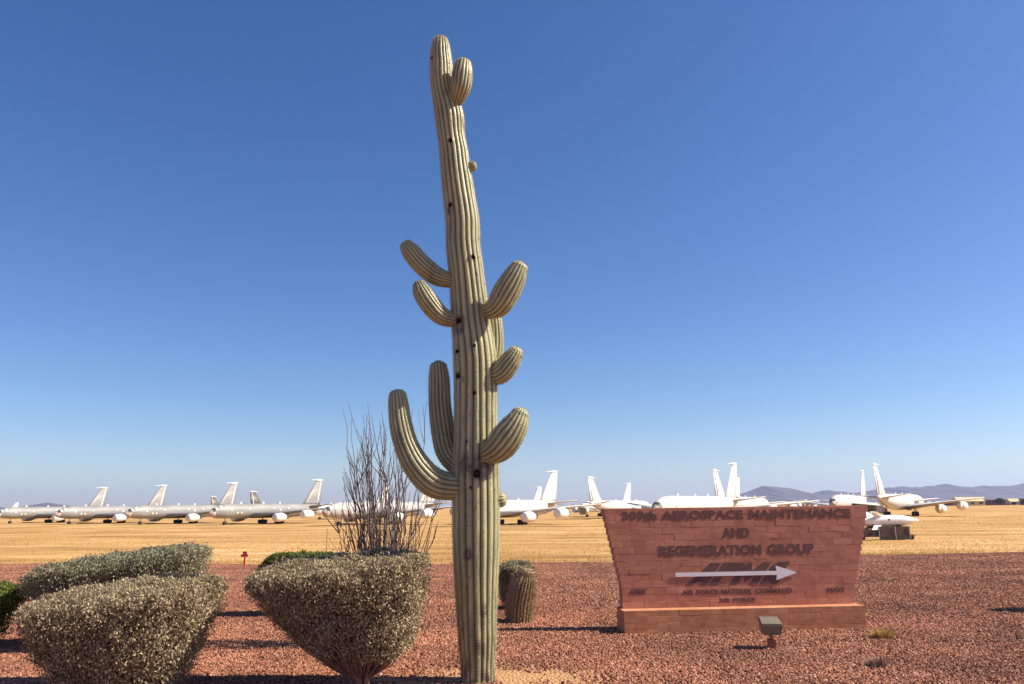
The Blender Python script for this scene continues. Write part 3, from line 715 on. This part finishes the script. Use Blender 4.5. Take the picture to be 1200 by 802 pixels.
# red marker at the gravel edge
rx_, ry_ = -11.54, 34.1; rz_ = float(terrain(rx_, ry_))
rm = empty('red_marker', (rx_, ry_, rz_)); tag(rm, 'thin red marker post with plate at the edge of the gravel', 'marker')
MB().box((-.028, -.028, -.1), (.028, .028, .52)).build('post', MATS['red_paint'], rm)
MB().box((-.17, -.034, .46), (.14, -.012, .56)).box((-.09, -.034, .562), (.09, -.012, .68)).build('plate', MATS['red_paint'], rm)
st = empty('wire_stake', (-6.9, 29.2, float(terrain(-6.9, 29.2)))); tag(st, 'thin dark wire stake standing left of the ocotillo', 'stake')
MB().tube([(0, 0, -.1), (.01, 0, .7), (0, 0, 1.55)], [.014, .012, .010], 6).build('rod', MATS['dark_metal'], st); MB().tube([(0, 0, -.02), (0, 0, .05)], .05, 8).build('foot', MATS['dark_metal'], st)

# ------------------------------------------------------------------ parked aircraft
def airfoil(le, chord, y, z, thick, n=10):
    up_, lo = [], []
    for i in range(n+1):
        s = i/n; th_ = thick*chord*(2.969*math.sqrt(s)-1.26*s-3.516*s*s+2.843*s**3-1.036*s**4)*.5
        up_.append((le-s*chord, y, z+th_*1.15)); lo.append((le-s*chord, y, z-th_*.85))
    return up_ + lo[::-1][1:-1]
def fin_sec(le, chord, z, thick, n=8):
    a = airfoil(le, chord, 0, 0, thick, n); return [(p[0], p[2], z) for p in a]

def make_plane(skin, finmat):
    r = empty('tanker_aircraft')
    prof = [(19.35,3.05,.08),(19.1,3.07,.42),(18.6,3.12,.78),(17.9,3.2,1.12),(17,3.32,1.42),(16,3.42,1.65),(14.5,3.5,1.82),(12.5,3.52,1.88),(4,3.52,1.9),(-4,3.52,1.9),(-8,3.56,1.88),(-11,3.7,1.74),(-14,3.95,1.42),(-17,4.3,.98),(-19.5,4.62,.55),(-20.8,4.78,.22)]
    n = 28
    def ring(x, zc, rad): return [(x, rad*math.cos(2*math.pi*j/n)*.97, zc + rad*math.sin(2*math.pi*j/n)*(1.06 if math.sin(2*math.pi*j/n) > 0 else 1.02)) for j in range(n)]
    MB().rings([ring(*p) for p in prof[2:]]).build('fuselage', skin, r, True)
    MB().rings([ring(x, z, q*1.004) for x, z, q in prof[:4]]).build('nose_radome', MATS['radome'], r, True)
    v = []
    for x in (18.55, 18.2, 17.85):
        q = np.interp(x, [p[0] for p in prof][::-1], [p[2] for p in prof][::-1])+.02; zc = np.interp(x, [p[0] for p in prof][::-1], [p[1] for p in prof][::-1])
        v.append([(x, q*math.cos(R(a))*.97, zc+q*math.sin(R(a))*1.06) for a in np.linspace(15, 165, 12)])
    v = v[0]+v[1]+v[2]; MB().add(v, [(i*12+j, i*12+j+1, i*12+j+13, i*12+j+12) for i in range(2) for j in range(11)]).build('antiglare_panel', MATS['dark_metal'], r)
    for s in (-1, 1):       # covered cockpit glazing
        pts = []
        for (x, a0, a1) in [(17.75, 28, 82), (16.1, 24, 66)]:
            q = np.interp(x, [p[0] for p in prof][::-1], [p[2] for p in prof][::-1])+.03; zc = np.interp(x, [p[0] for p in prof][::-1], [p[1] for p in prof][::-1])
            pts.append([(x, s*q*math.cos(R(a))*.97, zc+q*math.sin(R(a))*1.06) for a in np.linspace(a0, a1, 5)])
        v = pts[0]+pts[1]; inn = [(p[0], p[1]*.93, p[2]-.06) for p in v]
        MB().add(v+inn, [(i, i+1, i+6, i+5) for i in range(4)]+[(i+10, i+15, i+16, i+11) for i in range(4)]+[(0, 5, 15, 10), (4, 14, 19, 9)]).build('cockpit_cover', MATS['cover_white'], r)
        for (x, a) in [(13.6, 8), (11.6, -12), (10.3, -12), (7.5, 18), (-1, 22), (-6.5, 20), (-3.2, 8)]:
            q = 1.9; c = Vector((x, s*q*math.cos(R(a))*.975, 3.52+q*math.sin(R(a))*1.05)); nn = Vector((0, s*math.cos(R(a)), math.sin(R(a))))
            MB().tube([c-nn*.05, c+nn*.03], .27, 10).build('sealed_port', MATS['cover_white'], r)
        wg = MB().rings([airfoil(7.4, 11.5, s*1.2, 2.25, .12), airfoil(3.4, 8.3, s*6.5, 2.85, .115), airfoil(-.9, 5.6, s*12, 3.5, .105), airfoil(-7.6, 2.7, s*20, 4.35, .095)]).build('wing', skin, r, True)
        for (ey_, lx_, ez_) in [(8.3, 1.9, 1.75), (14.0, -2.55, 2.5)]:
            pr = [(2.9, .55), (2.85, .92), (2.5, 1.08), (1.6, 1.16), (.4, 1.14), (-.5, .98), (-1.0, .74), (-1.05, .5)]; rg = [[(lx_+x, s*ey_+q*math.cos(2*math.pi*j/16), ez_+q*math.sin(2*math.pi*j/16)) for j in range(16)] for x, q in pr]
            en = MB().rings(rg).build('engine', MATS['cover_white'], r, True)
            MB().hexa([(lx_+1.9, s*ey_-.14, ez_+.9), (lx_-2.4, s*ey_-.14, ez_+.8), (lx_-2.4, s*ey_+.14, ez_+.8), (lx_+1.9, s*ey_+.14, ez_+.9),
                       (lx_+1.2, s*ey_-.14, ez_+1.3), (lx_-3.0, s*ey_-.14, ez_+1.45), (lx_-3.0, s*ey_+.14, ez_+1.45), (lx_+1.2, s*ey_+.14, ez_+1.3)]).build('pylon', skin, en)
            MB().tube([(lx_-.6, s*ey_, ez_), (lx_-2.1, s*ey_, ez_+.03)], [.66, .42], 12).build('exhaust', MATS['cover_white'], en)
        MB().rings([airfoil(-14.4, 4.9, s*.4, 4.55, .10), airfoil(-18.3, 2.0, s*6.4, 5.35, .09)]).build('tailplane', skin, r, True)
        mg = MB().tube([(-1.6, s*3.35, 2.6), (-1.6, s*3.35, .55)], .17, 10).box((-2.5, s*3.35-.12, .45), (-.7, s*3.35+.12, .68)).build('main_gear', MATS['steel'], r)
        for wx in (-2.3, -.9):
            for wy in (-.42, .42):
                MB().tube([(wx, s*3.35+wy-.2, .58), (wx, s*3.35+wy-.15, .58), (wx, s*3.35+wy+.15, .58), (wx, s*3.35+wy+.2, .58)], [.42, .58, .58, .42], 16).build('wheel', MATS['tyre'], mg)
    MB().rings([fin_sec(-12.6, 7.6, 5.0, .10), fin_sec(-14.0, 6.6, 6.0, .10), fin_sec(-18.5, 2.8, 12.2, .10)]).build('fin', finmat, r, True)
    v = [(-18.75, -.36, 5.75), (-19.15, -.36, 5.75), (-20.55, -.16, 12.2), (-20.3, -.16, 12.2)]
    MB().hexa(v[:4] + [(x, -y, z) for x, y, z in v[:4]]).build('rudder_seal', MATS['cover_white'], r)
    MB().rings([fin_sec(-18.1, 3.3, 12.2, .14), fin_sec(-18.3, 3.1, 12.62, .12), fin_sec(-18.9, 2.2, 12.75, .05)]).build('fin_cap', MATS['cover_white'], r, True)
    MB().tube([(-18.4, 0, 12.45), (-16.4, 0, 12.5)], [.12, .04], 8).build('antenna_probe', MATS['cover_white'], r)
    MB().tube([(-10.5, 0, 1.95), (-15, 0, 2.35), (-20.4, 0, 3.35)], [.2, .24, .16], 8).build('refuelling_boom', skin, r)
    for x in (9.2, 1.5, -4.5): MB().box((x-.35, -.05, 5.45), (x+.2, .05, 5.95)).build('blade_antenna', MATS['cover_white'], r)
    g = MB().tube([(14.1, 0, 1.9), (14.1, 0, .48)], .13, 8).build('nose_gear', MATS['steel'], r)
    for wy in (-.28, .28): MB().tube([(14.1, wy-.13, .46), (14.1, wy-.1, .46), (14.1, wy+.1, .46), (14.1, wy+.13, .46)], [.34, .46, .46, .34], 14).build('wheel', MATS['tyre'], g)
    return r

H1 = (-.58, -.815); H2 = (.60, .80)
PL = []   # (anchor, 'nose'/'tail', heading, kind, label)
k1, k2 = 1.017, 1.04
def add_plane(ax, ay, which, h, kind, label): PL.append((ax*k1, ay*k2, which, h, kind, label))
add_plane(-170, 252, 'nose', (-.44, -.898), 'grey', 'leftmost grey parked jet, its nose cut by the picture edge')
add_plane(-138.7, 232, 'nose', (-.44, -.898), 'grey', 'grey parked jet, second from the left in the near row')
add_plane(-108, 213.5, 'nose', (-.46, -.888), 'grey', 'grey parked jet, third from the left in the near row')
add_plane(-77.7, 196, 'nose', (-.51, -.86), 'grey', 'grey parked jet, fourth from the left, next to the ocotillo')
add_plane(-44, 177, 'nose', H1, 'pale', 'veil paled parked jet seen through the ocotillo wands')
add_plane(-13, 158, 'nose', (-.6, -.8), 'white', 'veil whitened parked jet directly right of the saguaro trunk')
add_plane(24, 132, 'nose', (-.6, -.8), 'white', 'large veil whitened parked jet rising behind the middle of the sign')
add_plane(78, 188, 'nose', H1, 'white', 'veil whitened parked jet behind the right end of the sign')
add_plane(23, 231, 'tail', H2, 'white', 'veil whitened jet facing away, its fin just left of the sign')
add_plane(53, 201, 'tail', H2, 'white', 'veil whitened jet facing away behind the big jet, fin left of its fin')
add_plane(85.4, 180, 'tail', (.65, .76), 'white', 'veil whitened jet seen from behind, right of the sign above the missile')
add_plane(46, 302, 'tail', H1, 'white', 'far veil whitened jet with slim fin above the left end of the sign')
add_plane(78, 264, 'tail', H1, 'white', 'far veil whitened jet with fin just right of the big jet fin')
add_plane(12, 338, 'tail', H1, 'white', 'far veil whitened jet with small fin right of the saguaro')
add_plane(-49, 300, 'tail', H1, 'white', 'far white jet with fin showing between the ocotillo wands')
add_plane(-126, 368, 'tail', H2, 'brown', 'far jet with dark brown fin above the fourth grey jet')
add_plane(-199, 505, 'tail', H2, 'brown', 'farthest dark finned jet behind the third grey jet')
add_plane(-498, 770, 'tail', H1, 'white', 'tiny far white jet above the leftmost grey jet')
proto = {'grey': make_plane(MATS['plane_grey'], MATS['plane_grey']), 'white': make_plane(MATS['plane_veil_white'], MATS['plane_veil_white']),
         'pale': make_plane(MATS['plane_veil_pale'], MATS['plane_veil_pale']), 'brown': make_plane(MATS['plane_grey'], MATS['plane_brown'])}
used = set()
for (ax, ay, which, h, kind, label) in PL:
    hv = Vector((h[0], h[1], 0)).normalized()
    p = Vector((ax, ay, 0)) - hv*(19.3 if which == 'nose' else -20.5)
    o = proto[kind] if kind not in used else copy_tree(proto[kind]); used.add(kind)
    o.location = (p.x, p.y, float(terrain(p.x, p.y))+.02); o.rotation_euler = (0, 0, math.atan2(hv.y, hv.x))
    tag(o, label, 'airplane', 'parked jets on the dry field')

# ------------------------------------------------------------------ missile on a trailer
mx_, my_ = 34.75, 74.0; mz_ = float(terrain(mx_, my_))
ms = empty('display_missile', (mx_, my_, mz_), R(4)); tag(ms, 'white finned missile resting on a dark trailer right of the sign', 'missile')
pr = [(3.35, .03), (3.0, .17), (2.5, .33), (1.9, .46), (1.4, .5), (-1.6, .5), (-3.2, .48), (-3.9, .40), (-4.0, .3)]
bd = MB().rings([[(x, q*math.cos(2*math.pi*j/20), 1.75+q*math.sin(2*math.pi*j/20)) for j in range(20)] for x, q in pr]).build('body', MATS['missile_white'], ms, True)
for an in (45, 135, 225, 315):
    c, s = math.cos(R(an)), math.sin(R(an)); nx_, nz_ = -s, c
    v = [(-.3, c*.42, 1.75+s*.42), (-1.1, c*.42, 1.75+s*.42), (-1.75, c*1.15, 1.75+s*1.15), (-1.25, c*1.15, 1.75+s*1.15)]
    MB().hexa([(x, y+nx_*.04, z+nz_*.04) for x, y, z in v]+[(x, y-nx_*.04, z-nz_*.04) for x, y, z in v]).build('fin', MATS['missile_white'], ms)
MB().tube([(.2, -.51, 1.85), (.2, -.44, 1.85)], .09, 10).build('access_port', MATS['dark_metal'], bd)
tr = empty('trailer', (mx_, my_, mz_), R(4)); tag(tr, 'dark brown boxy trailer under the white missile', 'trailer')
MB().box((-3.4, -.72, .30), (2.3, .72, .46)).build('chassis', MATS['trailer_brown'], tr)
MB().box((-1.0, -.7, .462), (1.9, .7, 1.22)).build('box_body', MATS['trailer_brown'], tr)
MB().box((-3.3, -.66, .462), (-1.12, .66, .95)).build('tool_locker', MATS['trailer_brown'], tr)
for x in (-1.04, .55, 1.94): MB().box((x-.035, -.76, .12), (x+.035, -.72, 1.26)).build('side_post', MATS['steel'], tr)
MB().box((-1.0, -.70, .06), (1.9, -.66, .298)).build('skirt', MATS['dark_metal'], tr)
for x in (-2.4, 1.2): MB().box((x-.12, -.55, .95 if x < 0 else 1.222), (x+.12, .55, 1.36)).build('cradle', MATS['trailer_brown'], tr)
for x in (-2.6, 2.1):
    for y in (-.60, .60): MB().tube([(x, y-.10, .25), (x, y-.07, .25), (x, y+.07, .25), (x, y+.10, .25)], [.17, .25, .25, .17], 14).build('wheel', MATS['tyre'], tr)
MB().tube([(2.3, 0, .38), (2.9, 0, .34)], .05, 6).build('drawbar', MATS['dark_metal'], tr)

# ------------------------------------------------------------------ far buildings
def gable(name, label, x, y, wd, dp, h, rise, wall, roof, nwin=3):
    z = float(terrain(x, y)); r = empty(name, (x, y, z)); tag(r, label, 'building', 'buildings on the far side of the field')
    MB().box((-wd/2, -dp/2, -.3), (wd/2, dp/2, h)).build('wall', MATS[wall], r)
    o_ = .5; MB().add([(-wd/2-o_, -dp/2-o_, h+.02), (wd/2+o_, -dp/2-o_, h+.02), (wd/2+o_, dp/2+o_, h+.02), (-wd/2-o_, dp/2+o_, h+.02), (-wd/2-o_, 0, h+rise), (wd/2+o_, 0, h+rise)],
                      [(0, 1, 5, 4), (2, 3, 4, 5), (0, 4, 3), (1, 2, 5), (0, 3, 2, 1)]).build('roof', MATS[roof], r)
    for i in range(nwin):
        cx = -wd/2 + wd*(i+.5)/nwin
        wv = MB().box((cx-wd/nwin*.22, -dp/2-.08, h*.3), (cx+wd/nwin*.22, -dp/2-.02, h*.75)).build('window', MATS['window_dark'], r)
    return r
gable('low_shed', 'long low dark shed behind the outer engine of the rear view jet', 432, 800, 24, 12, 3.2, 1.6, 'dark_shed', 'roof_grey', 5)
gable('tan_hangar', 'tan metal hangar with shallow roof at the far field edge', 468, 810, 26, 18, 4.4, 4.0, 'tan_metal', 'tan_metal', 3)
gable('dark_storehouse', 'long dark flat storehouse right of the tan hangar', 501, 820, 20, 12, 5.4, .9, 'dark_shed', 'dark_shed', 5)
gable('pink_house', 'small pinkish stucco house near the right picture edge', 507, 800, 7, 8, 3.6, 2.8, 'pink_stucco', 'tan_metal', 2)
gable('tan_house', 'small tan house next to the pinkish stucco house', 519, 815, 7, 8, 4.2, 2.4, 'tan_metal', 'pink_stucco', 2)
gable('dark_shed', 'dark shed cut by the right edge of the picture', 533, 815, 12, 10, 5, 2, 'dark_shed', 'dark_shed', 2)
def far_tree(x, y, h, wd, lab, seed):
    z = float(terrain(x, y)); r = empty('desert_tree', (x, y, z)); tag(r, lab, 'tree', 'dark trees at the far field edge')
    MB().tube([(0, 0, -.2), (.1, 0, h*.3), (0, .1, h*.6)], [.28, .2, .1], 7).build('trunk', MATS['bark_far'], r, True)
    K = 2600; d = rng.normal(0, 1, (K, 3)); d /= np.linalg.norm(d, axis=1)[:, None]; q = rng.random(K)**.4
    lm = 1+.5*(vnoise(np.arctan2(d[:, 1], d[:, 0])*2+seed, d[:, 2]*3+seed)-.5)
    C = d*(q*lm)[:, None]*np.array([wd/2, wd/2, h*.38])+np.array([0, 0, h*.6])
    V, Fq = leaf_quads(C, d, .5); link('crown', np_mesh('crown', V, Fq), MATS['far_leaf'], r)
far_tree(489, 790, 7.5, 9, 'dark rounded tree in front of the long dark storehouse', 1)
far_tree(417, 780, 4.5, 8, 'low dark tree left of the tan hangar', 2)
far_tree(515, 790, 6.5, 7, 'dark tree at the right edge of the far field', 3)
far_tree(493.5, 775, 3.2, 4, 'small dark tree before the pinkish house', 4)
# scrub line far away, one mass
Cs, Ns = [], []
for i in range(520):
    x = rng.uniform(-1500, 1500); y = rng.uniform(950, 1500); wd = rng.uniform(4, 12); h = rng.uniform(1.5, 3.6); K = 60
    d = rng.normal(0, 1, (K, 3)); d /= np.linalg.norm(d, axis=1)[:, None]; d[:, 2] = np.abs(d[:, 2])
    Cs.append(d*np.array([wd/2, wd/2, h])*(rng.random(K)**.3)[:, None] + np.array([x, y, float(terrain(x, y))])); Ns.append(d)
V, Fq = leaf_quads(np.concatenate(Cs), np.concatenate(Ns), 1.7)
o = link('distant_scrub', np_mesh('distant_scrub', V, Fq), MATS['far_leaf']); tag(o, 'thin line of dark desert scrub along the horizon', 'scrub', kind='stuff')

# ------------------------------------------------------------------ mountains
def ridge(name, U, Hpx, y0, depth, base_u, seed):
    xs_ = (np.array(U)-600)/920*y0; hs_ = np.array(Hpx)*y0/940
    nx_, ny_ = 420, 40
    x = np.linspace(xs_[0], xs_[-1], nx_); crest = np.interp(x, xs_, hs_)
    yy = np.linspace(-1, 1, ny_); X, V_ = np.meshgrid(x, yy)
    fal = np.clip(1-np.abs(V_), 0, 1)
    cr = np.interp(X, x, crest)
    jag = (vnoise(X*.012+seed, V_*2+seed)-.5)*.30 + (vnoise(X*.035+seed, V_*5)-.5)*.14
    Z = cr*(fal**.9)*(1 + jag*(1-fal**3*.75)) + cr*.035*(vnoise(X*.06, V_*0+seed)-.5)
    Z = np.where(fal <= 0, -6, Z) - 3
    Y = y0 + V_*depth + 250*(vnoise(X*.001+seed, V_*0)-.5)
    return link(name, grid_mesh(name, X, Y, Z), MATS['mountain_rock'], smooth=True)
o = ridge('mountains', [845, 862, 880, 895, 907, 920, 935, 946, 965, 985, 1003, 1030, 1048, 1060, 1075, 1085, 1093, 1101, 1110, 1122, 1136, 1160, 1175, 1188, 1200, 1230, 1270, 1330, 1400, 1470, 1560],
          [0, 11, 17, 21.5, 22, 20, 16.5, 12.5, 16.5, 14, 13, 18, 19.5, 19.5, 19, 21.5, 20, 21.5, 19.5, 19, 18.5, 20, 18.5, 20, 23, 27, 22, 30, 24, 12, 0], 9000, 1500, 0, 11); tag(o, kind='structure')
o = ridge('hills', [20, 34, 45, 50, 62, 80, 100, 150, 190], [0, 5, 9.5, 10, 8.5, 5.5, 4, 3, 0], 9000, 900, 0, 5); tag(o, kind='structure')
o = ridge('hills', [-420, -300, -220, -120, -60, -20, 6, 14], [0, 14, 18, 12, 16, 9, 5, 0], 9000, 900, 0, 8); tag(o, kind='structure')

# ------------------------------------------------------------------ haze
hz = MB().box((-16500, -16500, -8), (16500, 16500, 420)).build('haze', None)
m = bpy.data.materials.new('haze'); m.use_nodes = True; t = m.node_tree; t.nodes.clear()
out = t.nodes.new('ShaderNodeOutputMaterial'); pv = t.nodes.new('ShaderNodeVolumePrincipled')
pv.inputs['Color'].default_value = (.42, .54, .96, 1); pv.inputs['Density'].default_value = 5e-5; pv.inputs['Anisotropy'].default_value = .3
t.links.new(pv.outputs[0], out.inputs['Volume']); hz.data.materials.append(m); tag(hz, 'pale blue air between the field and the mountains', 'haze', kind='stuff')
